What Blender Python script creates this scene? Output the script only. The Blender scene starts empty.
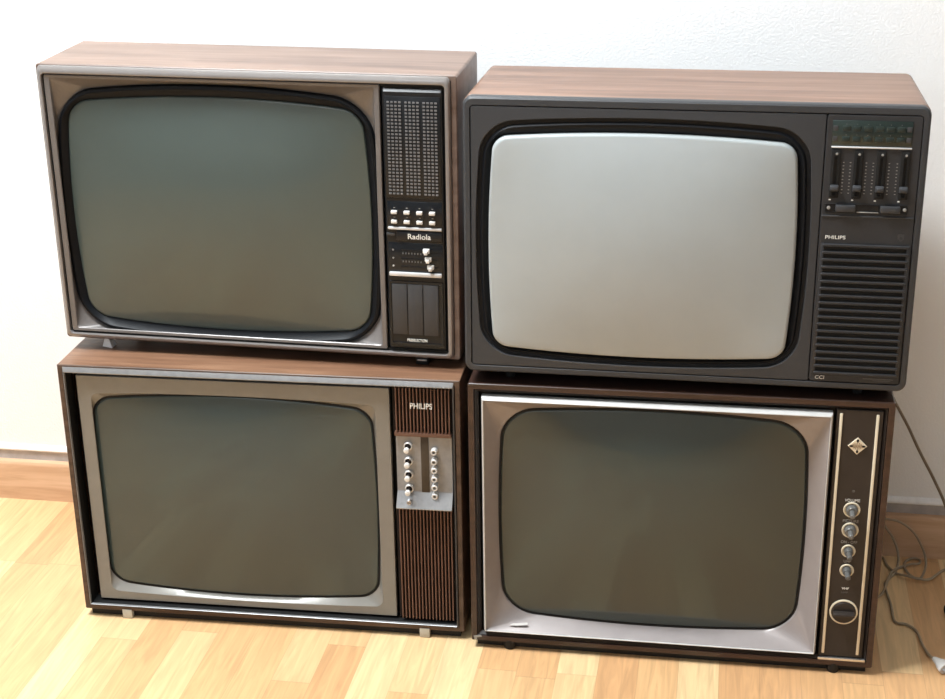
import bpy, bmesh, math, random
from mathutils import Vector, Matrix

random.seed(4)
scene = bpy.context.scene
COL = scene.collection
MM = .001

# ------------------------------------------------------------------ materials
def new_mat(name):
    m = bpy.data.materials.new(name)
    m.use_nodes = True
    return m, m.node_tree.nodes, m.node_tree.links, m.node_tree.nodes['Principled BSDF']

def plain(name, col, rough=.5, metal=0, coat=0, spec=.32, noise=.06, nscale=60, bump=0, coat_rough=.05):
    m, N, L, b = new_mat(name)
    b.inputs['Roughness'].default_value = rough
    b.inputs['Metallic'].default_value = metal
    b.inputs['Coat Weight'].default_value = coat
    b.inputs['Coat Roughness'].default_value = coat_rough
    b.inputs['Specular IOR Level'].default_value = spec
    tc = N.new('ShaderNodeTexCoord')
    n = N.new('ShaderNodeTexNoise')
    n.inputs['Scale'].default_value = nscale
    n.inputs['Detail'].default_value = 4
    L.new(tc.outputs['Object'], n.inputs['Vector'])
    r = N.new('ShaderNodeValToRGB')
    r.color_ramp.elements[0].position = .3
    r.color_ramp.elements[1].position = .7
    r.color_ramp.elements[0].color = (*[c*(1-noise) for c in col], 1)
    r.color_ramp.elements[1].color = (*[min(1, c*(1+noise)) for c in col], 1)
    L.new(n.outputs['Fac'], r.inputs['Fac'])
    L.new(r.outputs['Color'], b.inputs['Base Color'])
    if bump:
        bp = N.new('ShaderNodeBump')
        bp.inputs['Strength'].default_value = bump
        bp.inputs['Distance'].default_value = .002
        L.new(n.outputs['Fac'], bp.inputs['Height'])
        L.new(bp.outputs['Normal'], b.inputs['Normal'])
    return m

def wood(name, dark, mid, light, rough=.42, scale=(3, 45, 45), coat=.05):
    m, N, L, b = new_mat(name)
    tc = N.new('ShaderNodeTexCoord')
    mp = N.new('ShaderNodeMapping')
    mp.inputs['Scale'].default_value = scale
    L.new(tc.outputs['Object'], mp.inputs['Vector'])
    n = N.new('ShaderNodeTexNoise')
    n.inputs['Scale'].default_value = 1
    n.inputs['Detail'].default_value = 6
    n.inputs['Roughness'].default_value = .62
    n.inputs['Distortion'].default_value = .5
    L.new(mp.outputs['Vector'], n.inputs['Vector'])
    r = N.new('ShaderNodeValToRGB')
    e = r.color_ramp.elements
    e[0].position, e[0].color = .3, (*dark, 1)
    e[1].position, e[1].color = .72, (*light, 1)
    x = e.new(.5)
    x.color = (*mid, 1)
    L.new(n.outputs['Fac'], r.inputs['Fac'])
    L.new(r.outputs['Color'], b.inputs['Base Color'])
    b.inputs['Roughness'].default_value = rough
    b.inputs['Specular IOR Level'].default_value = .3
    b.inputs['Coat Weight'].default_value = coat
    b.inputs['Coat Roughness'].default_value = .25
    return m

def floor_material():
    m, N, L, b = new_mat('laminate_strips')
    tc = N.new('ShaderNodeTexCoord')
    sp = N.new('ShaderNodeSeparateXYZ')
    L.new(tc.outputs['Object'], sp.inputs[0])
    def M(op, a, c=None, v=None):
        n = N.new('ShaderNodeMath')
        n.operation = op
        for i, q in enumerate((a, c)):
            if q is None: continue
            if isinstance(q, (int, float)): n.inputs[i].default_value = q
            else: L.new(q, n.inputs[i])
        return n.outputs[0]
    u = M('DIVIDE', M('ADD', sp.outputs['X'], -.179 + .068*200), .068)
    row = M('FLOOR', u)
    wn = N.new('ShaderNodeTexWhiteNoise')
    wn.noise_dimensions = '1D'
    L.new(row, wn.inputs['W'])
    v = M('ADD', M('DIVIDE', sp.outputs['Y'], .62), M('MULTIPLY', wn.outputs['Value'], 9.7))
    cell = M('FLOOR', v)
    cb = N.new('ShaderNodeCombineXYZ')
    L.new(row, cb.inputs[0]); L.new(cell, cb.inputs[1])
    w2 = N.new('ShaderNodeTexWhiteNoise')
    w2.noise_dimensions = '2D'
    L.new(cb.outputs[0], w2.inputs['Vector'])
    ramp = N.new('ShaderNodeValToRGB')
    e = ramp.color_ramp.elements
    e[0].position, e[0].color = 0, (.58, .325, .155, 1)
    e[1].position, e[1].color = 1, (.74, .535, .29, 1)
    x = e.new(.35); x.color = (.63, .375, .18, 1)
    x = e.new(.65); x.color = (.69, .455, .235, 1)
    L.new(w2.outputs['Value'], ramp.inputs['Fac'])
    # grain, different in every strip
    off = N.new('ShaderNodeCombineXYZ')
    L.new(M('MULTIPLY', w2.outputs['Value'], 13.), off.inputs[2])
    add = N.new('ShaderNodeVectorMath'); add.operation = 'ADD'
    L.new(tc.outputs['Object'], add.inputs[0]); L.new(off.outputs[0], add.inputs[1])
    mp = N.new('ShaderNodeMapping')
    mp.inputs['Scale'].default_value = (55, 4, 1)
    L.new(add.outputs[0], mp.inputs['Vector'])
    n = N.new('ShaderNodeTexNoise')
    n.inputs['Scale'].default_value = 1.6
    n.inputs['Detail'].default_value = 5
    n.inputs['Distortion'].default_value = 1.1
    L.new(mp.outputs['Vector'], n.inputs['Vector'])
    g = N.new('ShaderNodeMapRange')
    g.inputs['From Min'].default_value = .3; g.inputs['From Max'].default_value = .7
    g.inputs['To Min'].default_value = .84; g.inputs['To Max'].default_value = 1.13
    L.new(n.outputs['Fac'], g.inputs['Value'])
    # joints
    fu = M('FRACT', u); fv = M('FRACT', v)
    ju = M('LESS_THAN', M('MINIMUM', fu, M('SUBTRACT', 1., fu)), .009)
    jv = M('LESS_THAN', M('MINIMUM', fv, M('SUBTRACT', 1., fv)), .0018)
    j = M('SUBTRACT', 1., M('MULTIPLY', M('MAXIMUM', ju, jv), .16))
    k = M('MULTIPLY', g.outputs[0], j)
    mul = N.new('ShaderNodeVectorMath'); mul.operation = 'SCALE'
    L.new(ramp.outputs['Color'], mul.inputs[0]); L.new(k, mul.inputs['Scale'])
    L.new(mul.outputs[0], b.inputs['Base Color'])
    b.inputs['Roughness'].default_value = .38
    b.inputs['Specular IOR Level'].default_value = .45
    return m

def wall_material(name, col):
    m, N, L, b = new_mat(name)
    tc = N.new('ShaderNodeTexCoord')
    n = N.new('ShaderNodeTexNoise')
    n.inputs['Scale'].default_value = 240
    n.inputs['Detail'].default_value = 3
    n.inputs['Distortion'].default_value = .4
    L.new(tc.outputs['Object'], n.inputs['Vector'])
    n2 = N.new('ShaderNodeTexNoise')
    n2.inputs['Scale'].default_value = 9
    n2.inputs['Detail'].default_value = 5
    L.new(tc.outputs['Object'], n2.inputs['Vector'])
    mx = N.new('ShaderNodeMath'); mx.operation = 'MULTIPLY_ADD'
    L.new(n2.outputs['Fac'], mx.inputs[0]); mx.inputs[1].default_value = .35
    L.new(n.outputs['Fac'], mx.inputs[2])
    bp = N.new('ShaderNodeBump')
    bp.inputs['Strength'].default_value = .22
    bp.inputs['Distance'].default_value = .0035
    L.new(mx.outputs[0], bp.inputs['Height'])
    L.new(bp.outputs['Normal'], b.inputs['Normal'])
    b.inputs['Base Color'].default_value = (*col, 1)
    b.inputs['Roughness'].default_value = .75
    b.inputs['Specular IOR Level'].default_value = .2
    return m

def screen_material(name, col, rough, coat=.8, crough=.04, spec=.5):
    m = plain(name, col, rough, coat=coat, noise=.03, nscale=14, spec=spec, coat_rough=crough)
    return m

M_ = dict(
    wall=wall_material('white_plaster', (.89, .89, .885)),
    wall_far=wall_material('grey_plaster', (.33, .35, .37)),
    ceiling=plain('ceiling_paint', (.8, .81, .82), .8),
    floor=floor_material(),
    skirting=wood('oak_skirting', (.52, .31, .18), (.63, .40, .245), (.71, .48, .31), .35, (4, 30, 55)),
    band=plain('grey_skim_band', (.46, .42, .40), .7, noise=.15, nscale=40),
    bead=plain('white_bead', (.87, .86, .85), .5),
    woodA=wood('walnut_veneer', (.10, .060, .044), (.165, .105, .078), (.235, .155, .118), .38),
    woodB=wood('teak_veneer', (.105, .054, .034), (.18, .098, .063), (.26, .152, .104), .38),
    woodC=wood('warm_walnut_veneer', (.10, .048, .028), (.18, .092, .053), (.28, .155, .092), .35),
    woodD=wood('dark_mahogany', (.022, .011, .008), (.040, .019, .014), (.058, .028, .020), .28, (4, 70, 70), .4),
    back=plain('back_cover_plastic', (.018, .015, .013), .6),
    silverA=plain('brushed_silver', (.17, .155, .147), .28, metal=.15, noise=.04, nscale=200),
    rimA=plain('pale_silver_rim', (.27, .25, .24), .28, metal=.3, noise=.03),
    silverC=plain('champagne_paint', (.225, .216, .195), .28, metal=.12, noise=.03),
    silverD=plain('pale_silver_paint', (.31, .277, .268), .33, metal=.15, noise=.05, nscale=30),
    alu=plain('polished_aluminium', (.72, .71, .69), .22, metal=.9, noise=.03),
    steel=plain('brushed_steel', (.26, .258, .258), .34, metal=.3, noise=.1, nscale=90),
    black=plain('black_plastic', (.010, .011, .013), .32, noise=.05),
    gloss=plain('glossy_black_plastic', (.007, .009, .012), .25, coat=.1, coat_rough=.1),
    matte=plain('matte_black', (.006, .006, .006), .7),
    grey=plain('charcoal_plastic', (.043, .044, .047), .42, noise=.05, nscale=400, bump=.05),
    grey2=plain('dark_panel_plastic', (.032, .032, .034), .45, noise=.05, nscale=300, bump=.04),
    flap=plain('charcoal_flap', (.05, .05, .052), .45),
    panelD=plain('dark_brown_panel', (.034, .027, .023), .38, noise=.06),
    recessD=plain('dark_inner_frame', (.022, .017, .015), .4),
    slat=plain('brown_slats', (.15, .078, .055), .33, noise=.1, nscale=30),
    slatback=plain('slat_backing_cloth', (.010, .005, .004), .8),  # near-black backing behind the slats, reused on the knob shafts
    white=plain('ivory_plastic', (.72, .70, .66), .35),
    ink=plain('white_print', (.78, .77, .72), .5),
    dimink=plain('faded_grey_print', (.30, .29, .27), .5),
    faint=plain('faint_print', (.12, .12, .115), .5),
    dispB=plain('smoked_green_window', (.018, .030, .026), .15, coat=.6),
    btnB=plain('smoked_button', (.022, .032, .028), .3),
    brass=plain('cream_brass', (.74, .66, .50), .35, metal=.05, noise=.03),
    bronze=plain('brown_emblem_print', (.13, .06, .022), .5),
    chrome=plain('dull_chrome', (.50, .50, .51), .3, metal=.6),
    knobD=plain('grey_knob_plastic', (.10, .098, .092), .35),
    cream=plain('cream_rubber', (.50, .46, .38), .5),
    knobM=plain('satin_grey_knob', (.15, .148, .14), .3, metal=.2),
    edgeA=wood('walnut_edge', (.10, .066, .052), (.15, .105, .085), (.19, .14, .115), .4),
    edgeC=wood('dark_walnut_edge', (.045, .026, .017), (.085, .052, .036), (.12, .075, .052), .4),
    gasket=plain('black_gasket', (.006, .007, .009), .45, spec=.18),
    dots=plain('grey_grille_dots', (.17, .168, .17), .45),
    ledge=plain('pale_ledge', (.62, .62, .62), .35, metal=.15),
    pale=plain('pale_rim_paint', (.66, .645, .62), .35, metal=.2),
    inset=plain('brown_inset', (.060, .045, .030), .5, noise=.2),
    rubber=plain('black_rubber', (.010, .010, .010), .6),
    cordg=plain('grey_brown_cord', (.34, .265, .18), .5),
    cordd=plain('dark_grey_cord', (.20, .155, .11), .5),
    plug=plain('pale_grey_plug', (.58, .56, .53), .4),
    scrA=screen_material('dark_green_glass', (.054, .074, .067), .5, crough=.09),
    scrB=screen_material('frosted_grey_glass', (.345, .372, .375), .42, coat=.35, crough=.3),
    scrC=screen_material('olive_grey_glass', (.027, .046, .045), .5, crough=.07),
    scrD=screen_material('olive_brown_glass', (.022, .036, .032), .5, crough=.05),
    scrBrim=plain('pale_glass_edge', (.70, .69, .62), .3, coat=.5),
)

# ------------------------------------------------------------------ mesh builder
NC, NS = 8, 14
def ring(cx, cz, hw, hh, r, y, kx=0, kz=0):
    """Rounded, optionally barrel shaped, outline in the x-z plane (millimetres)."""
    r = max(.01, min(r, hw, hh))
    pts = []
    cs = [(1, 1, 0), (-1, 1, 90), (-1, -1, 180), (1, -1, 270)]
    for i, (sx, sz, a0) in enumerate(cs):
        ox, oz = sx*(hw-r), sz*(hh-r)
        arc = [(ox + r*math.cos(math.radians(a0+90*k/NC)), oz + r*math.sin(math.radians(a0+90*k/NC))) for k in range(NC+1)]
        pts += arc
        nx, nz, na = cs[(i+1) % 4]
        q = (nx*(hw-r) + r*math.cos(math.radians(na)), nz*(hh-r) + r*math.sin(math.radians(na)))
        p = arc[-1]
        for k in range(1, NS):
            t = k/NS
            pts.append((p[0]+(q[0]-p[0])*t, p[1]+(q[1]-p[1])*t))
    out = []
    for x, z in pts:
        dx = 1 - kx/hw*(z/hh)**2 if kx else 1
        dz = 1 - kz/hh*(x/hw)**2 if kz else 1
        out.append((cx + x*dx, y, cz + z*dz))
    return out

class MB:
    def __init__(s):
        s.bm = bmesh.new(); s.mi = 0
    def face(s, vs):
        try:
            f = s.bm.faces.new(vs); f.material_index = s.mi; f.smooth = True
            return f
        except ValueError:
            return None
    def loft(s, rings, cap0=False, cap1=False, loop=False):
        R = [[s.bm.verts.new(Vector(p)*MM) for p in r] for r in rings]
        n = len(R[0])
        pairs = list(zip(R, R[1:])) + ([(R[-1], R[0])] if loop else [])
        for a, b in pairs:
            for i in range(n):
                j = (i+1) % n
                s.face([a[i], a[j], b[j], b[i]])
        if cap0: s.face(R[0][::-1])
        if cap1: s.face(R[-1])
        return s
    def box(s, x0, x1, y0, y1, z0, z1, bev=0, taper=None):
        n = 4
        xs = [(x0, z0), (x1, z0), (x1, z1), (x0, z1)]
        g = bmesh.new()
        fr = [g.verts.new(Vector((x, y0, z))*MM) for x, z in xs]
        bk = [g.verts.new(Vector((x, y1, z))*MM) for x, z in xs]
        if taper:
            cx, cz = (x0+x1)/2, (z0+z1)/2
            for v in fr:
                v.co.x = (cx + (v.co.x/MM-cx)*taper[0])*MM
                v.co.z = (cz + (v.co.z/MM-cz)*taper[1])*MM
        g.faces.new(fr); g.faces.new(bk[::-1])
        for i in range(4):
            j = (i+1) % 4
            g.faces.new([fr[j], fr[i], bk[i], bk[j]])
        if bev:
            bmesh.ops.bevel(g, geom=list(g.edges), offset=bev*MM, segments=2, affect='EDGES', profile=.5)
        s.merge(g)
        return s
    def merge(s, g):
        mp = {v: s.bm.verts.new(v.co) for v in g.verts}
        for f in g.faces: s.face([mp[v] for v in f.verts])
        g.free()
    def lathe(s, cx, cz, prof, seg=20, sx=1, sz=1, tilt=None):
        """Profile (r, y) turned about the front-back axis at (cx, cz)."""
        R = []
        for r, y in prof:
            ro = []
            for k in range(seg):
                a = 2*math.pi*k/seg
                p = Vector((cx + max(r, .01)*sx*math.cos(a), y, cz + max(r, .01)*sz*math.sin(a)))
                if tilt:
                    o, dx, dz = tilt
                    p = p + Vector((dx, 0, dz))*(o-y)
                ro.append(p)
            R.append(ro)
        s.loft(R, True, True)
        return s
    def tube(s, pts, r, seg=8):
        """Round cord along points given in metres."""
        P = [Vector(p) for p in pts]
        R = []
        for i, p in enumerate(P):
            t = (P[min(i+1, len(P)-1)]-P[max(i-1, 0)]).normalized()
            up = Vector((0, 0, 1)) if abs(t.z) < .95 else Vector((0, 1, 0))
            a = t.cross(up).normalized(); b = a.cross(t)
            R.append([(p + a*r*math.cos(2*math.pi*k/seg) + b*r*math.sin(2*math.pi*k/seg))/MM for k in range(seg)])
        s.loft(R, True, True)
        return s
    def build(s, name, mat, parent=None):
        bm = s.bm
        bmesh.ops.recalc_face_normals(bm, faces=list(bm.faces))
        for e in bm.edges:
            if len(e.link_faces) == 2:
                if e.calc_face_angle(0) > math.radians(32): e.smooth = False
        me = bpy.data.meshes.new(name)
        bm.to_mesh(me); bm.free()
        for q in (mat if isinstance(mat, (list, tuple)) else [mat]): me.materials.append(M_[q])
        o = bpy.data.objects.new(name, me)
        COL.objects.link(o)
        if parent: o.parent = parent
        return o

def cap_dome(mb, cx, cz, hw, hh, r, y0, sag, kx, kz, back=14, roll=(6, 3)):
    """Picture tube face: rolled edge, then a domed front."""
    rs = [ring(cx, cz, hw, hh, r, y0+back, kx, kz), ring(cx, cz, hw, hh, r, y0+roll[0]*.6, kx, kz)]
    for k in range(1, 6):
        a = k/5*math.pi/2
        ins = roll[1]*(1-math.cos(a))
        rs.append(ring(cx, cz, hw-ins, hh-ins, r, y0+roll[0]*.6*(1-math.sin(a)), kx, kz))
    h0, g0 = hw-roll[1], hh-roll[1]
    def bow(p): return max(0, 1-((p[0]-cx)/h0)**2)*max(0, 1-((p[2]-cz)/g0)**2)
    edge = [bow(p) for p in ring(cx, cz, h0, g0, r, 0, kx, kz)]
    for k in range(1, 19):
        t = 1-k/18.5
        rs.append([(p[0], y0 - sag*(bow(p)-e*t**4), p[2]) for p, e in zip(ring(cx, cz, h0*t, g0*t, r*t, 0, kx*t, kz*t), edge)])
    mb.loft(rs, True, True)

def text(body, x0, x1, z0, z1, y, parent, mat, name='lettering', depth=.6, bold=0):
    """Raised lettering filling the rectangle, facing the front (millimetres)."""
    cu = bpy.data.curves.new('text', 'FONT')
    cu.body = body; cu.size = 1; cu.extrude = .5; cu.offset = bold
    to = bpy.data.objects.new('text', cu)
    COL.objects.link(to)
    dg = bpy.context.evaluated_depsgraph_get()
    me = bpy.data.meshes.new_from_object(to.evaluated_get(dg))
    bpy.data.objects.remove(to); bpy.data.curves.remove(cu)
    xs = [v.co.x for v in me.vertices]; ys = [v.co.y for v in me.vertices]
    ax, bx, ay, by = min(xs), max(xs), min(ys), max(ys)
    for v in me.vertices:
        x = x0 + (v.co.x-ax)/(bx-ax)*(x1-x0)
        z = z0 + (v.co.y-ay)/(by-ay)*(z1-z0)
        v.co = Vector((x, y - (v.co.z+.5)*depth, z))*MM
    me.materials.clear(); me.materials.append(M_[mat])
    me.name = name
    o = bpy.data.objects.new(name, me)
    COL.objects.link(o); o.parent = parent
    return o

def thing(name, label, cat, o, e1, e2, u, group=None):
    r = bpy.data.objects.new(name, None)
    COL.objects.link(r)
    r.empty_display_size = .1
    e1, e2, u = Vector(e1).normalized(), Vector(e2).normalized(), Vector(u)
    u = e1.cross(e2); e2 = u.cross(e1)
    r.matrix_world = Matrix(((e1.x, e2.x, u.x, o[0]), (e1.y, e2.y, u.y, o[1]), (e1.z, e2.z, u.z, o[2]), (0, 0, 0, 1)))
    r['label'] = label; r['category'] = cat
    if group: r['group'] = group
    return r

def cabinet(W, H, D, r, t, mat, parent, front=0, depth_in=60, edge=None):
    hw, hh, cx, cz = W/2, H/2, W/2, H/2
    mb = MB()
    rr = max(.2, r-t)
    mb.loft([ring(cx, cz, hw-t, hh-t, rr, front+depth_in), ring(cx, cz, hw-t, hh-t, rr, front+.8),
             ring(cx, cz, hw-t+.8, hh-t+.8, rr, front), ring(cx, cz, hw-1.2, hh-1.2, max(.2, r-1), front), ring(cx, cz, hw, hh, r, front+1.2),
             ring(cx, cz, hw, hh, r, D-5), ring(cx, cz, hw-1.5, hh-1.5, max(.2, r-1), D-1.5), ring(cx, cz, hw-5, hh-5, max(.2, r-4), D)], True, True)
    for f in mb.bm.faces:
        c = f.calc_center_median()
        if edge and c.y < (front+1.3)*MM: f.material_index = 1
        elif c.z < .0015 and c.y < (D-6)*MM: f.material_index = 2
    return mb.build('cabinet', [mat, edge or mat, 'back'], parent)

def back_cover(W, H, D0, D1, parent):
    mb = MB()
    cx, cz = W/2, H/2
    mb.loft([ring(cx, cz, W/2-12, H/2-12, 12, D0-1), ring(cx, cz, W/2-16, H/2-16, 14, D0+10),
             ring(cx, cz-10, W/2-60, H/2-55, 25, D0+(D1-D0)*.55), ring(cx, cz-10, W/2-75, H/2-70, 25, D0+(D1-D0)*.6),
             ring(cx, cz-20, W/2-160, H/2-110, 30, D1)], True, True)
    return mb.build('back_cover', 'back', parent)

def strip_ring(outer, inner):
    """Closed ring from two lists of rings (outer going front, inner going back)."""
    mb = MB(); mb.loft(outer+inner, loop=True); return mb

GROUP = 'stacked vintage television sets'

# ================================================================== setting
def struct(o, name=None):
    o['kind'] = 'structure'
    return o
X0, X1, Y0, Y1, ZC = -2.4, 2.9, -4.4, 0., 3.3
def slab(name, x0, x1, y0, y1, z0, z1, mat, bev=0):
    mb = MB(); mb.box(x0*1000, x1*1000, y0*1000, y1*1000, z0*1000, z1*1000, bev)
    return struct(mb.build(name, mat))
slab('floor', X0, X1, Y0, Y1+.1, -.08, 0, 'floor')
slab('wall_back', X0, X1, Y1, Y1+.1, 0, ZC, 'wall')
slab('wall_left', X0-.1, X0, Y0, Y1+.1, 0, ZC, 'wall_far')
slab('wall_right', X1, X1+.1, Y0, Y1+.1, 0, ZC, 'wall_far')
slab('wall_front', X0-.1, X1+.1, Y0-.1, Y0, 0, ZC, 'wall_far')
slab('ceiling', X0, X1, Y0, Y1+.1, ZC, ZC+.08, 'ceiling')
# oak skirting with a rounded top, and the unfinished plaster edge above it
mb = MB()
prof = [(0, 0), (-15, 0), (-15, 79), (-14.2, 83), (-12, 86), (-8, 87.5), (0, 88)]
R = [[(x, y, z) for y, z in prof] for x in (X0*1000, X1*1000)]
mb.loft(R, True, True)
struct(mb.build('baseboard_back', 'skirting'))
slab('trim_1', X0, X1, -.0015, .02, .086, .109, 'band')
mb = MB()
prof = [(2, 108), (-5, 109), (-6.5, 112), (-5.5, 117), (-2, 121), (2, 123)]
mb.loft([[(x, y, z) for y, z in prof] for x in (X0*1000, X1*1000)], True, True)
struct(mb.build('trim_2', 'bead'))

# ================================================================== A  upper left set
A = thing('television_set', 'upper left old television with silver surround, white push buttons and three grey flaps', 'television',
          (-.6333, -.3710, .5163), (.99991, -.01095, -.00822), (.01095, .99974, .02011), (.008, -.0202, .99976), GROUP)
W, H = 700, 481
cabinet(W, H, 194, 5, 9, 'woodA', A, front=3, depth_in=70, edge='edgeA')
back_cover(W, H, 194, 328, A)
cx, cz = W/2, H/2
def rr(x0, x1, z0, z1, r, y, kx=0, kz=0):
    return ring((x0+x1)/2, (z0+z1)/2, (x1-x0)/2, (z1-z0)/2, r, y, kx, kz)
strip_ring([rr(2, 690, 2, 479, 8, 9), rr(2, 690, 2, 479, 8, 3), rr(2.6, 689.3, 2.5, 478.5, 8, 1)],
           [rr(5, 687, 5, 474, 8, -2), rr(8, 683.5, 8.5, 468, 7, -3), rr(9.5, 681.5, 10, 466.5, 6, -2.5), rr(10, 681, 10.5, 466, 6, 9)]).build('front_rim', 'rimA', A)
strip_ring([rr(9, 682, 9, 467, 5, 8), rr(9, 682, 9, 467, 5, 4)], [rr(15, 676, 15, 461, 5, 4), rr(15, 676, 15, 461, 5, 8)]).build('groove', 'matte', A)
mb = MB(); mb.box(10, 688, 44, 47, 10, 471); mb.build('front_board', 'matte', A)
# silver mask: flat lip, funnel down to the picture tube
MX = (13, 576, 14, 464)
S = (292, 227, 279, 225)
strip_ring([rr(*MX, 3, 11), rr(*MX, 3, 1), rr(MX[0]+1, MX[1]-1, MX[2]+1, MX[3]-1, 3, 0)],
           [rr(MX[0]+9, MX[1]-8, MX[2]+5, MX[3]-5, 4, .5), rr(MX[0]+10, MX[1]-9, MX[2]+6, MX[3]-6, 4, 2),
            ring(S[0], S[1], S[2]-1, S[3]-1, 62, 19, 15, 19), ring(S[0], S[1], S[2]-1, S[3]-1, 62, 24, 15, 19)]).build('screen_mask', 'silverA', A)
strip_ring([ring(S[0], S[1], S[2]+4, S[3]+4, 62, 40, 15, 19), ring(S[0], S[1], S[2]-1, S[3]-1, 62, 17, 15, 19), ring(S[0], S[1], S[2]-3, S[3]-3, 60, 13, 15, 19)],
           [ring(S[0], S[1], S[2]-8, S[3]-8, 56, 12, 14, 18), ring(S[0]+1, S[1], S[2]-14, S[3]-15, 46, 19, 13, 16), ring(S[0]-.5, S[1], S[2]-18, S[3]-22, 36, 22, 12, 15), ring(S[0]-.5, S[1], S[2]-18, S[3]-22, 36, 40, 12, 15)]).build('screen_gasket', 'gasket', A)
mb = MB(); cap_dome(mb, S[0]-.5, S[1], S[2]-18, S[3]-21.5, 34, 19, 22, 12, 15); mb.build('screen', 'scrA', A)
# control panel
cp = MB()
cp.loft([rr(578, 679.5, 13, 463.5, 3, 30), rr(578, 679.5, 13, 463.5, 3, 6), rr(582, 676.5, 20, 454, 2, -2)], True, True)
cp = cp.build('control_panel', 'black', A)
_n0 = set(bpy.data.objects)
g = MB(); g.box(585, 676, -2.5, 1, 281, 447, 1)
g.mi = 1
for c0 in (590, 619, 648):
    for i in range(4):
        for k in range(27):
            x = c0 + i*6.3; z = 287 + k*5.75
            g.box(x, x+3.8, -4.2, -2.4, z, z+2.6)
g.build('speaker_grille', ['black', 'dots'], cp)
t = MB()
t.box(585, 676, -1.8, 1, 226, 275, 1); t.build('button_tray', 'gloss', cp)
t = MB(); t.box(586, 675, -5, -1, 227.5, 232, 1.2); t.build('tray_ledge', 'ledge', cp)
for z in (257, 241):
    for x in (597, 618, 639, 660):
        b = MB(); b.box(x-5, x+5, -7, -1, z-2.8, z+2.8, 1); b.build('push_button', 'white', cp)
        text('-', x-1.5, x+1.5, z+6.4, z+7.6, -1.9, cp, 'dimink', 'button_mark', .2)
t = MB(); t.box(583, 597, -3.5, 0, 216.5, 221, .8); t.build('small_tab', 'flap', cp)
t = MB(); t.box(600, 676, -4, 0, 209, 224, 1); t.build('name_plate', 'black', cp)
text('Radiola', 619, 657, 212.3, 221.3, -4, cp, 'ink', 'name_lettering', .5, .008)
t = MB(); t.box(585, 676, -1.6, 1, 146, 205, 1); t.build('slider_tray', 'gloss', cp)
t = MB(); t.box(586, 674, -6, -1, 147.5, 154.5, 1.5); t.build('tray_ledge', 'ledge', cp)
for k, (x, z) in enumerate(((649, 192), (652, 178), (656, 164.5))):
    s_ = MB(); s_.box(606, 667, -1.9, -1, z-2, z+1); s_.build('slider_slot', 'matte', cp)
    s_ = MB(); s_.box(x-5.5, x+5.5, -7, -1, z-3, z+4.5, 1.2); s_.box(x-3, x+3, -11, -6, z-4.5, z+2, 1); s_.build('slider_knob', 'white', cp)
    d = MB(); d.lathe(593, z, [(1.5, -2.2), (1.5, -1.4)], 10); d.build('slider_symbol', 'dimink' if k < 2 else 'ink', cp)
    if k < 2:
        d = MB()
        for q in range(7): d.box(609+q*5, 609.8+q*5, -2, -1.4, z-7, z-4)
        d.build('slider_scale', 'dimink', cp)
t = MB()
t.loft([rr(584, 676, 24, 139, 2, 0), rr(585, 675, 25, 138, 2, -3), rr(588, 672, 29, 134, 1, -3), rr(588, 672, 29, 134, 1, 0)], loop=True)
t.build('flap_frame', 'gloss', cp)
for x in (589.5, 616, 642.5):
    f = MB(); f.box(x, x+25, -4, 0, 44, 133, .8); f.build('flap', 'flap', cp)
text('PRESELECTION', 613, 647, 31.5, 36, -1, cp, 'ink', 'panel_lettering', 2.4)
for _o in set(bpy.data.objects)-_n0: _o.location = (-.0015, -.001, 0)
# feet stand on the lower set (top at 0.4941)
def feet(P, spots, base, name='foot', mat='rubber', r=9):
    mw = P.matrix_world
    for (x, y, sq, mt) in spots:
        p0 = mw @ Vector((x*MM, y*MM, 0))
        h = (p0.z - base)/MM
        f = MB()
        if sq: f.box(x-r, x+r, y-6, y+6, -h, 3, .8)
        else:
            n = 16
            f.loft([[(x+q*math.cos(2*math.pi*k/n), y+q*math.sin(2*math.pi*k/n), z) for k in range(n)] for q, z in ((r*.85, -h), (r, -h*.7), (r, 3))], True, True)
        f.build(name, mt or mat, P)
mb = MB(); mb.box(80, 660, 48, 150, -15, 1); mb.build('base_or_gap_shade', 'back', A)  # dark block added so the gap above the lower set reads as shade
feet(A, [(75, 165, 0, None), (625, 165, 0, None)], .4946)
# front feet: a pale wedge on the left, a black block with a bright face on the right
p0 = A.matrix_world @ Vector((.072, .03, 0)); h = (p0.z-.4945)/MM
f = MB()
f.loft([[(56, 20, -h), (76, 14, -h), (77, 32, -h), (57, 34, -h)], [(63, 23, 1), (66, 23, 1), (66, 30, 1), (63, 30, 1)]], True, True)
f.build('foot', 'bead', A)
p0 = A.matrix_world @ Vector((.632, .02, 0)); h = (p0.z-.4945)/MM
f = MB(); f.box(621, 643, 14, 34, -h, 3, 1); f = f.build('foot', 'rubber', A)
k = MB(); k.box(624, 640, 12.5, 14.5, -h+7, -h+9.5, .5); k.build('foot_clip', 'chrome', f)

# ================================================================== B  upper right set
B = thing('television_set', 'upper right charcoal television with large pale grey screen, four vertical sliders and ribbed speaker', 'television',
          (.0872, -.4495, .5224), (.99997, .00643, -.00344), (-.00643, .99982, -.0179), (.00332, .01792, .99983), GROUP)
W, H = 697, 450
cabinet(W, H, 273, 13, 9, 'woodB', B, front=13, depth_in=60)
back_cover(W, H, 273, 395, B)
strip_ring([rr(3, 694, 3, 447, 12, 30), rr(0, 697, 0, 450, 15, 14), rr(0, 697, 0, 450, 15, 6), rr(1, 696, 1, 449, 14, 2.5), rr(4, 693, 4, 446, 12, 0)],
           [rr(10.5, 687, 10.5, 437, 7, 0), rr(11, 686.5, 11, 436.5, 7, .5), rr(11, 686.5, 11, 436.5, 7, 30)]).build('front_frame', 'grey', B)
mb = MB(); mb.box(8, 690, 9, 12, 8, 440); mb.build('front_board', 'matte', B)
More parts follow.
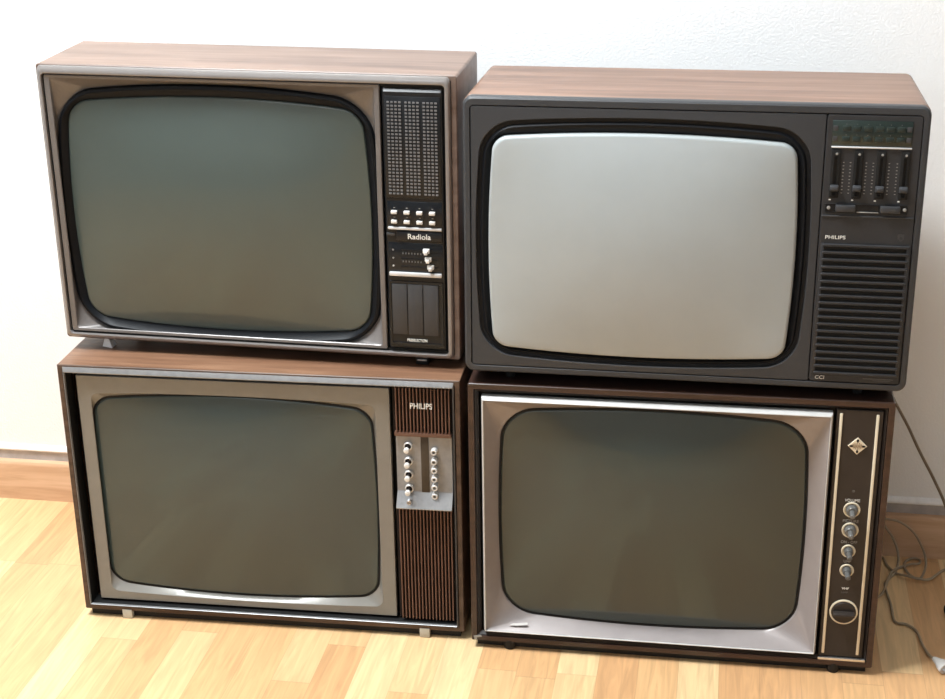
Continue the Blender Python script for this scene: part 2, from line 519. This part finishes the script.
S = (277, 222, 257, 199.5)
G = (277, 217.5, 237.5, 180.5)
strip_ring([rr(12.5, 546.5, 12.5, 435, 3, 9), rr(12.5, 546.5, 12.5, 435, 3, 1.5), rr(13.3, 545.7, 13.3, 434.2, 3, .5)],
           [ring(S[0], S[1], S[2]+1, S[3]+1, 50, 0, 10, 12), ring(S[0], S[1], S[2], S[3], 50, 1, 10, 12), ring(S[0], S[1], S[2], S[3], 50, 12, 10, 12)]).build('screen_mask', 'grey', B)
strip_ring([ring(S[0], S[1], S[2]-.5, S[3]-.5, 50, 14, 10, 12), ring(S[0], S[1], S[2]-.5, S[3]-.5, 50, 4, 10, 12)],
           [ring(S[0], S[1]-.5, S[2]-6, S[3]-6, 45, 5, 10, 12), ring(S[0], S[1]-.8, S[2]-9, S[3]-9, 43, 1, 9.5, 12), ring(S[0], S[1]-1, S[2]-11, S[3]-10.5, 41, 1, 9, 11.5),
            ring(G[0], G[1], G[2]+2, G[3]+2, 26, 6, 8, 10), ring(G[0], G[1], G[2]+.4, G[3]+.4, 24, 14, 8, 10)]).build('screen_gasket', 'gasket', B)
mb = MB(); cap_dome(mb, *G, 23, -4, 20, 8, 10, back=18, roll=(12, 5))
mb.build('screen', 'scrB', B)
cp = MB(); cp.loft([rr(548, 685.5, 12.5, 435, 5, 9), rr(548, 685.5, 12.5, 435, 5, 1.2), rr(549, 684.5, 13.5, 434, 4, .2)], True, True)
cp = cp.build('control_panel', 'grey2', B)
d = MB(); d.box(556, 671.5, -1, .5, 389, 427, .8); d = d.build('button_window', 'dispB', cp)
for k, z in enumerate((415, 399)):
    for x in (576, 591.5, 607.5, 624, 640, 655.5):
        q = MB(); q.box(x-5.8, x+5.8, -2.6, -.5, z-3.8, z+3.8, .7); q.build('push_button', 'btnB', cp)
        text('.', x-.8, x+.8, z+5.6, z+7, -.9, cp, 'faint', 'button_mark', .3)
    for x in (560.5, 667):
        q = MB(); q.box(x-3.5, x+3.5, -1.6, -.5, z-4, z+4, .5); q.build('window_tab', 'flap', cp)
q = MB(); q.box(556, 672.5, -3, .5, 385.6, 388, .8); q.build('window_ledge', 'ledge', cp)
for i, x in enumerate((564.3, 597.3, 630.5, 665)):
    tr = MB(); tr.loft([rr(x-7, x+7, 309, 382, 2, .5), rr(x-7, x+7, 309, 382, 2, -2), rr(x-6, x+6, 310, 381, 2, -2.5), rr(x-2.4, x+2.4, 313, 372, 1, -2.5), rr(x-2.4, x+2.4, 313, 372, 1, .1)], False, True)
    tr = tr.build('slider_track', 'matte', cp)
    k = MB(); k.box(x-6.5, x+6.5, -9, -2, 319, 330, 1.4, (.9, .55)); k.build('slider_knob', 'grey', tr)
    q = MB(); q.lathe(x+.6, 376.5, [(1.9, -2), (1.9, -2.9), (.9, -3.2)], 12); q.build('slider_symbol', 'dimink', tr)
    q = MB(); q.box(x-6.5, x-3.5, -.4, .4, 305, 306.6); q.build('track_mark', 'ink', cp)
    for sx in ((1,) if i == 0 else (-1,) if i == 3 else (-1, 1)):
        q = MB()
        for j in range(10): q.box(x+sx*11.5-1.1, x+sx*11.5+1.1, -.2, .4, 316+j*5.2, 317+j*5.2)
        q.build('slider_scale', 'dimink', cp)
q = MB(); q.loft([rr(553, 674, 286, 300, 2, 1), rr(553, 674, 286, 300, 2, -1.2), rr(554.5, 672.5, 287.5, 298.5, 1, -1.2), rr(554.5, 672.5, 287.5, 298.5, 1, 0)], False, True); q = q.build('switch_recess', 'black', cp)
for x in (583, 648.5):
    k = MB(); k.box(x-14.5, x+14.5, -8, 0, 289, 299, 1.2); k.build('rocker_switch', 'grey', q)
for x in (558.5, 670):
    k = MB(); k.lathe(x, 293.5, [(2.6, 0), (2.6, -2.2), (1.6, -2.6)], 12); k.build('switch_light', 'dimink', q)
k = MB(); k.box(600, 632, -1.6, .4, 287, 288.3, .3); k.build('switch_ledge', 'dimink', q)
q = MB(); q.box(549, 685, -2, .5, 279.5, 282, .7); q.build('panel_ridge', 'grey', cp)
text('PHILIPS', 557, 587, 244.5, 250, .2, cp, 'ink', 'name_lettering', .5, .006)
q = MB()
q.loft([[(x, y, z) for x, z in ((664, 255), (673, 255), (673, 248), (668.5, 243.5), (664, 248))] for y in (.4, -.5)], True, True)
q = q.build('shield_emblem', 'flap', cp)
k = MB(); k.lathe(668.5, 249.5, [(2.3, -.4), (2.3, -.8)], 12); k.build('emblem_disc', 'grey2', q)
g = MB(); g.box(551, 683, -.2, .6, 27, 238)
g.mi = 1
n = 18
for k in range(n+1):
    z = 27.5 + k*(207.5/n)
    x1 = 681.5
    g.loft([rr(553, x1, z-2.6, z+2.6, 2, -.1), rr(553.4, x1-.4, z-2.2, z+2.3, 2, -2.5), rr(555, x1-2, z-1.0, z+1.6, 1.4, -4.2)], False, True)
g.box(551, 556, -2.4, -.1, 26, 238, .5); g.box(678, 683.3, -2.4, -.1, 26, 238, .5)
g.build('speaker_grille', ['matte', 'grey2'], cp)
text('CCI', 557, 571, 16.3, 22, .2, cp, 'ink', 'corner_lettering', .4, .004)
q = MB(); q.box(630, 676, -.1, .4, 19.5, 20.5); q.box(645, 672, -.1, .4, 17, 17.8); q.build('embossed_strip', 'faint', cp)
mb = MB(); mb.box(20, 677, 45, 200, -16, 1); mb.build('base_or_gap_shade', 'back', B)  # dark block added to deepen the shade between the two right sets
feet(B, [(70, 40, 0, None), (627, 40, 0, None), (70, 240, 0, None), (627, 240, 0, None)], .5009)

# ================================================================== C  lower left set
C = thing('television_set', 'lower left walnut television with brown vertical slats and knobs on a metal plate', 'television',
          (-.6236, -.4432, .0150), (.99972, .02381, 0), (-.02381, .99972, 0), (0, 0, 1), GROUP)
W, H = 698, 479
cabinet(W, H, 330, 2, 9, 'woodC', C, front=0, depth_in=60, edge='edgeC')
back_cover(W, H, 330, 408, C)
strip_ring([rr(9.6, 687.6, 9.8, 475.5, .5, -.3), rr(9.6, 687.6, 9.8, 475.5, .5, -.6), rr(10.2, 687.2, 10.2, 474.8, .5, -1)],
           [rr(12, 685.8, 11.5, 467, .5, -3.4), rr(12.5, 685.5, 12, 465.5, .5, -2.6), rr(12.5, 685.5, 12, 465.5, .5, 4)]).build('metal_trim', 'steel', C)
strip_ring([rr(9.3, 688.7, 9.3, 469.7, .5, 28), rr(9.3, 688.7, 9.3, 469.7, .5, 4.5)],
           [rr(13, 685, 12.5, 465, .5, 2), rr(14.5, 684, 14, 464, .5, 28)]).build('recess_liner', 'matte', C)
mb = MB(); mb.box(12, 687, 41, 44, 12, 467); mb.build('front_board', 'matte', C)
LP = (50, 552, 39, 431)
S = (296, 232.5, 255, 196)
strip_ring([rr(27.5, 576, 18, 456.5, 1, 22), rr(27.5, 576, 18, 456.5, 1, 10.8), rr(28.3, 575.2, 18.8, 455.7, 1, 10)],
           [rr(LP[0], LP[1], LP[2]-9, LP[3]-1, 14, 9.5, 0, 6), rr(LP[0]+1, LP[1]-1, LP[2]-8, LP[3]-2, 14, 10.5, 0, 6),
            ring(S[0], S[1]-1, S[2]-1, S[3]-.5, 34, 20.5, 7, 15), ring(S[0], S[1]-1, S[2]-1, S[3]-.5, 34, 32, 7, 15)]).build('screen_mask', 'silverC', C)
strip_ring([ring(S[0], S[1]-1, S[2]+3, S[3]+3, 34, 34, 7, 15), ring(S[0], S[1]-1, S[2]-.5, S[3], 34, 19.5, 7, 15)],
           [ring(S[0], S[1]-1, S[2]-3.5, S[3]-3, 32, 19.5, 7, 15), ring(S[0], S[1]-1, S[2]-3.5, S[3]-3, 32, 34, 7, 15)]).build('screen_gasket', 'matte', C)
mb = MB(); cap_dome(mb, S[0], S[1]-1, S[2]-3.5, S[3]-3, 31, 18.5, 19, 7, 15); mb.build('screen', 'scrC', C)
def slats(name, x0, x1, z0, z1, n, parent):
    g = MB(); g.box(x0-4, x1+4, 13, 22, z0-1, z1+1)
    g.mi = 1
    p = (x1-x0)/n
    for k in range(n):
        x = x0 + (k+.5)*p
        g.loft([rr(x-p*.22, x+p*.22, z0, z1, .6, 13.2), rr(x-p*.22, x+p*.22, z0, z1, .6, 6), rr(x-p*.14, x+p*.14, z0+1, z1-1, .5, 4.5)], False, True)
    return g.build(name, ['slatback', 'slat'], parent)
slats('upper_grille', 585, 681, 378, 461, 16, C)
q = MB(); q.box(584, 681, 5, 20, 371.5, 379, .8); q.build('grille_rail', 'slat', C)
slats('lower_grille', 585, 681, 18, 238, 16, C)
text('PHILIPS', 612.5, 650, 424, 434, 4.5, C, 'ink', 'name_lettering', 1.2, .01)
# control plate: upright field, sloped lower lip
cp = MB()
cp.loft([[(x, y, z) for y, z in ((20, 240), (-6, 240), (-7, 242), (10.5, 266), (11, 268), (11, 371), (20, 371))] for x in (585, 681)], True, True)
cp = cp.build('control_plate', 'steel', C)
q = MB(); q.box(627.5, 641, 9.8, 12, 266, 371, .3); q.build('plate_inset', 'inset', cp)
for i, z in enumerate((349, 321, 296, 269.5)):
    k = MB(); k.lathe(606, z+3, [(7.6, 11.2), (7.6, 7), (6.8, 6), (5.6, 6), (5.6, 10)], 22); k = k.build('knob_ring', 'pale', cp)
    q = MB(); q.lathe(606, z+3, [(5.4, 11), (5.4, 8.5)], 18); q.lathe(606, z+2.5, [(3.2, 9), (3.2, -5)], 18); q = q.build('knob_shaft', 'slatback', k)
    b = MB(); b.lathe(606, z+2.2, [(4.6, -4), (4.8, -9), (4.2, -10.5), (1.5, -11)], 18); b.build('knob', 'white', k)
q = MB(); q.lathe(607, 251, [(5, 9), (5, -2), (3.8, -3.6)], 14); q = q.build('screw', 'chrome', cp)
k = MB(); k.box(603.5, 610.5, -4, -3.2, 250.3, 251.7); k.build('screw_slot', 'matte', q)
for z in (345, 326.5, 310.5, 294, 278, 262):
    k = MB(); k.lathe(651, z+1, [(5.6, 11.2), (5.6, 1), (4.4, -.2), (3.0, -.2), (3.0, 2.5)], 18); k = k.build('push_knob', 'pale', cp)
    q = MB(); q.lathe(651, z+1, [(2.7, 3), (2.7, .8), (1.5, .6)], 12); q.build('push_knob_centre', 'knobD', k)
mb = MB(); mb.box(8, 690, 9, 60, -14.3, 1); mb.build('base_or_gap_shade', 'back', C)
feet(C, [(79, 4, 1, 'cream'), (627, 4, 1, 'cream'), (78, 300, 0, None), (629, 300, 0, None)], .0003)

# ================================================================== D  lower right set
D = thing('television_set', 'lower right dark mahogany television with cream stripes, diamond emblem and round dial', 'television',
          (.0909, -.4491, .0149), (.99995, .01013, 0), (-.01013, .99995, 0), (0, 0, 1), GROUP)
W, H = 681, 485.5
cabinet(W, H, 330, 3, 10, 'woodD', D, front=0, depth_in=60)
back_cover(W, H, 330, 408, D)
strip_ring([rr(10.2, 670.8, 10.2, 475.3, 1, 24), rr(10.2, 670.8, 10.2, 475.3, 1, 3), rr(11.5, 669.5, 11.5, 474, 1, 2)],
           [rr(17, 664, 16, 469, 1, 8), rr(17, 664, 16, 469, 1, 24)]).build('inner_frame', 'recessD', D)
mb = MB(); mb.box(11, 670, 43, 47, 11, 474.5); mb.build('front_board', 'recessD', D)
S = (302, 239, 257, 204)
strip_ring([rr(25, 584, 22, 458, 1, 14), rr(25, 584, 22, 458, 1, -1)],
           [rr(27, 582, 24, 456.5, 1, -1.5), rr(28, 581, 25, 456, 1, 0),
            ring(S[0], S[1], S[2]+2, S[3]+2, 58, 25, 8, 13), ring(S[0], S[1], S[2]-.5, S[3]-.5, 54, 29, 8, 13), ring(S[0], S[1], S[2]-.5, S[3]-.5, 54, 38, 8, 13)]).build('screen_mask', 'silverD', D)
strip_ring([rr(22, 586.5, 20, 463, 1.5, 13), rr(22, 586.5, 20, 463, 1.5, 3), rr(22.6, 586, 20.5, 462.2, 1.5, 1)],
           [rr(24.6, 584, 22, 459, 1, -4), rr(25.6, 583.4, 23, 457.8, 1, -4.4), rr(26.4, 582.6, 23.6, 457, 1, -2), rr(24.6, 584.4, 21.6, 458.4, 1, 13)]).build('mask_rim', 'pale', D)
strip_ring([ring(S[0], S[1], S[2]+3, S[3]+3, 52, 40, 8, 13), ring(S[0], S[1], S[2]-.5, S[3]-.5, 52, 28, 8, 13)],
           [ring(S[0], S[1], S[2]-4, S[3]-4, 50, 28.5, 8, 13), ring(S[0], S[1], S[2]-4, S[3]-4, 50, 40, 8, 13)]).build('screen_gasket', 'matte', D)
mb = MB(); cap_dome(mb, S[0], S[1], S[2]-4, S[3]-4, 49, 27, 26, 8, 12.5); mb.build('screen', 'scrD', D)
q = MB(); q.loft([[(x, y-o, 25+1.4*y+o*.7) for x, y in ((66, 5.2), (72, 6.8), (84, 7.6), (97, 8.6), (98, 6.4), (88, 5.6), (78, 4.8))] for o in (-.6, .7)], True, True); q.build('paint_scuff', 'pale', D)
cp = MB(); cp.loft([rr(592, 664, 17, 469, 1, 40), rr(592, 664, 17, 469, 1, 4), rr(593, 663, 18, 468, 1, 3)], True, True)
cp = cp.build('control_panel', 'panelD', D)
for x in (599, 655.5):
    q = MB(); q.box(x-2.3, x+2.3, .5, 4, 23, 463, 1); q.build('cream_stripe', 'brass', cp)
e = MB()
e.loft([[(627.5+15*s*math.cos(a), y, 407.5+15*s*math.sin(a)) for a in (0, math.pi/2, math.pi, 3*math.pi/2)] for s, y in ((1, 3.5), (1, 2), (.93, 1.2))], True, True)
e = e.build('diamond_emblem', 'brass', cp)
for dx, dz in ((9.6, 0), (-9.6, 0), (0, 9.4), (0, -9.4)):
    q = MB(); q.lathe(627.5+dx, 407.5+dz, [(1, 1.5), (1, .9)], 12, 3.0 if dx else 1.9, 1.7 if dx else 2.8); q.build('emblem_dot', 'matte', e)
text('TELEFUNKEN', 619.5, 635.5, 405, 410.2, 1.3, e, 'bronze', 'emblem_lettering', .5)
q = MB()
for k in (-5.2, -2.6, 0, 2.6, 5.2):
    hgt = 6.5 - abs(k)*.8
    q.box(627.5+k-.5, 627.5+k+.5, .9, 1.4, 411, 411+hgt*.5); q.box(627.5+k-.5, 627.5+k+.5, .9, 1.4, 404.2-hgt*.5, 404.2)
q.build('emblem_bars', 'bronze', e)
q = MB(); q.lathe(627.5, 327, [(2.2, 3.4), (2.2, 2.2), (1, 1.9)], 12); q.build('indicator_lens', 'knobD', cp)
for body, z, wd, mt in (('VOLUME', 310, 24, 'ink'), ('PICTURE', 272.5, 25, 'dimink'), ('ON - OFF', 234, 26, 'dimink'), ('UHF', 198.5, 12, 'dimink')):
    text(body, 627-wd/2, 627+wd/2, z-2, z+3, 3, cp, mt, 'control_lettering', .4)
text('VHF', 621.5, 633, 146, 150, 3, cp, 'ink', 'control_lettering', .4, .01)
text('UHF', 621, 632, 139, 142, 3, cp, 'faint', 'control_lettering', .4)
for z, r_, mt, dx, dz in ((294, 12.5, 'knobM', 0, -.35), (257, 12.5, 'knobM', .1, -.35), (218.5, 10.5, 'knobD', .15, -.45), (182.5, 10.5, 'knobD', .15, -.45)):
    k = MB(); k.lathe(627, z, [(r_+1, 3.2), (r_+1, 1), (r_+.4, .4), (r_-.6, .4), (r_-.6, 2.8)], 28); k = k.build('knob_ring', 'brass', cp)
    q = MB(); q.lathe(627, z, [(r_-2.8, 3), (r_-3.6, -6), (r_-5, -8), (5, -8)], 24); q = q.build('knob', mt, k)
    b = MB(); b.lathe(627, z, [(4.6, -6), (4.4, -20), (3.6, -21.5), (1, -22)], 18, tilt=(-6, dx*.3, dz*.3)); b.build('knob_stem', 'knobD' if mt == 'knobD' else 'knobM', q)
k = MB(); k.lathe(627.5, 104, [(23, 3.2), (23, 1), (22, .3), (20.5, .3), (20.5, 2.6)], 40); k = k.build('dial_ring', 'brass', cp)
q = MB(); q.lathe(627.5, 104, [(20, 3), (19.5, -1), (18.5, -2)], 36); q = q.build('dial', 'panelD', k)
b = MB(); b.box(609.5, 645.5, -13, -1.5, 99, 108.5, 2.4, (.96, .7)); b.build('dial_grip', 'panelD', q)
q = MB(); q.box(591, 669, -.5, 5, 10.5, 15.5, 1); q.build('bottom_strip', 'alu', D)
q = MB(); q.loft([[(x, y, z) for x, z in ((4, 9), (17, 11), (18, 8), (9, 6), (10, 2), (5, 1))] for y in (-.5, 1)], True, True); q.build('chipped_corner', 'dimink', D)
mb = MB(); mb.box(9, 672, 12, 60, -14.2, 1); mb.build('base_or_gap_shade', 'back', D)
feet(D, [(66, 10, 0, None), (618, 10, 0, None), (66, 300, 0, None), (618, 300, 0, None)], .0003, r=11)

# ================================================================== cords
def smooth(pts, n=7):
    P = [Vector(p) for p in pts]
    P = [2*P[0]-P[1]] + P + [2*P[-1]-P[-2]]
    out = []
    for i in range(1, len(P)-2):
        a, b, c, d = P[i-1:i+3]
        for k in range(n):
            t = k/n
            out.append(.5*((2*b)+(-a+c)*t+(2*a-5*b+4*c-d)*t*t+(-a+3*b-3*c+d)*t**3))
    out.append(P[-2])
    return out
def cord(pts, r, mat, label):
    root = bpy.data.objects.new('power_cord', None)
    COL.objects.link(root)
    root.location = (pts[0][0], pts[0][1], 0)
    root['label'] = label; root['category'] = 'cord'; root['group'] = 'power cords beside the right stack'
    o = Vector(root.location)
    sm = [Vector((p.x, min(p.y, -.0185-r), max(p.z, r+.0004)))-o for p in smooth(pts)]
    mb = MB(); mb.tube(sm, r); mb.build('cable', mat, root)
    return root, o
Z = .0027
cord([(.77, -.075, .47), (.79, -.08, .40), (.808, -.085, .362), (.814, -.09, .351), (.839, -.09, .307), (.864, -.09, .258), (.896, -.09, .2), (.922, -.09, .144), (.945, -.085, .06), (.97, -.08, .012), (1.03, -.07, Z), (1.12, -.05, Z)],
     .0027, 'cordd', 'grey cord hanging in a slanting line down the wall beside the right stack')
L1 = [(.77, -.035, .075), (.807, -.032, .087), (.824, -.03, .087), (.847, -.03, .083), (.87, -.03, .068), (.886, -.03, .047), (.899, -.033, .02), (.902, -.045, Z), (.893, -.083, Z), (.883, -.102, Z), (.87, -.091, Z), (.861, -.065, Z), (.864, -.039, Z), (.877, -.024, Z), (.888, -.023, Z), (.893, -.03, Z), (.889, -.042, Z),
      (.873, -.053, .006), (.853, -.062, .0027), (.837, -.087, .008), (.827, -.114, .008), (.816, -.153, Z), (.806, -.175, Z), (.795, -.18, Z), (.775, -.12, .012), (.765, -.09, .03)]
cord(L1, .0023, 'cordg', 'thin brown cord coiled in a loop on the floor against the skirting')
L2 = [(.775, -.04, .088), (.812, -.03, .08), (.823, -.03, .069), (.837, -.03, .05), (.849, -.033, .022), (.85, -.049, Z), (.841, -.085, Z), (.826, -.114, .003), (.819, -.137, .0028), (.824, -.209, Z), (.826, -.263, Z), (.846, -.271, Z), (.861, -.292, Z), (.867, -.337, Z), (.874, -.368, .004), (.881, -.390, .009)]
root, o = cord(L2, .0024, 'cordg', 'brown cord running forward over the floor to a pale plug')
# plug at the end of the cord
d = Vector((.022, -.031, 0)).normalized(); s = Vector((d.y, -d.x, 0))
base = Vector((.879, -.388, .010)) - o
pm = MB()
R = []
for t, wv, hv in ((0, .0035, .0035), (.004, .005, .005), (.012, .0075, .0065), (.020, .0125, .0085), (.030, .0165, .0092), (.034, .0165, .0092)):
    R.append([(base + d*t + s*wv*math.cos(2*math.pi*k/16) + Vector((0, 0, hv*math.sin(2*math.pi*k/16))))/MM for k in range(16)])
pm.loft(R, True, True); pl = pm.build('plug', 'plug', root)
for sg in (-1, 1):
    q = MB(); a = base + d*.033 + s*sg*.0095; q.tube([a, a+d*.019], .0023); q.build('plug_pin', 'chrome', pl)
L3 = [(.775, -.06, .02), (.79, -.045, .01), (.806, -.024, Z), (.822, -.026, Z), (.83, -.061, Z), (.843, -.086, Z), (.858, -.102, .008), (.875, -.109, .008), (.901, -.107, .006), (.935, -.06, Z), (.975, -.05, Z), (1.0, -.1, Z), (.985, -.17, Z), (.952, -.206, .005), (.940, -.213, .010)]
root, o = cord(L3, .0024, 'cordg', 'cord curving out to the right across the floor toward a black plug')
d = (Vector((.918, -.224, 0))-Vector((.940, -.213, 0))).normalized(); s = Vector((d.y, -d.x, 0))
base = Vector((.944, -.211, .010)) - o
pm = MB(); R = []
for t, wv in ((0, .0035), (.006, .0055), (.014, .009), (.022, .0095), (.028, .0092)):
    R.append([(base + d*t + s*wv*math.cos(2*math.pi*k/16) + Vector((0, 0, .0095*min(1, wv/.009)*math.sin(2*math.pi*k/16))))/MM for k in range(16)])
pm.loft(R, True, True); pm.build('plug', 'rubber', root)

# ================================================================== light
def area(name, loc, target, size, energy, col):
    l = bpy.data.lights.new(name, 'AREA')
    l.shape = 'RECTANGLE'; l.size, l.size_y = size; l.energy = energy; l.color = col
    o = bpy.data.objects.new(name, l); COL.objects.link(o)
    o.location = loc
    o.rotation_euler = (Vector(target)-Vector(loc)).to_track_quat('-Z', 'Y').to_euler()
    return o
area('ceiling_lamp', (-.85, -.95, 3.22), (-.1, -.5, 0), (1.0, .8), 178, (.91, .965, 1))
area('front_fill', (-.5, -4.3, 2.1), (0, -.4, .6), (2.0, 1.3), 27, (.82, .91, 1))  # unseen cool fill, added to light the set fronts more evenly
w = bpy.data.worlds.new('world'); scene.world = w
w.use_nodes = True
w.node_tree.nodes['Background'].inputs[0].default_value = (.8, .85, .9, 1)
w.node_tree.nodes['Background'].inputs[1].default_value = .3

# ================================================================== camera
f, pitch, roll, yaw = 1544.55, .37204, -.01528, .17026
cp_, sp_ = math.cos(pitch), math.sin(pitch)
fw, up, rt = Vector((0, cp_, -sp_)), Vector((0, sp_, cp_)), Vector((1, 0, 0))
c, s = math.cos(roll), math.sin(roll)
r_, u_ = rt*c + up*s, up*c - rt*s
cy, sy = math.cos(yaw), math.sin(yaw)
def wz(d): return Vector((d.x*cy - d.y*sy, d.x*sy + d.y*cy, d.z))
r_, u_, b_ = wz(r_), wz(u_), -wz(fw)
cam = bpy.data.cameras.new('camera'); co = bpy.data.objects.new('camera', cam); COL.objects.link(co)
co.matrix_world = Matrix(((r_.x, u_.x, b_.x, .49480), (r_.y, u_.y, b_.y, -2.7439), (r_.z, u_.z, b_.z, 1.46855), (0, 0, 0, 1)))
cam.sensor_fit = 'HORIZONTAL'; cam.sensor_width = 36; cam.lens = f*36/945
cam.clip_start = .05
scene.camera = co
vs = scene.view_settings
vs.view_transform = 'Standard'; vs.look = 'None'; vs.gamma = 1; vs.use_curve_mapping = False
vs.exposure = .22
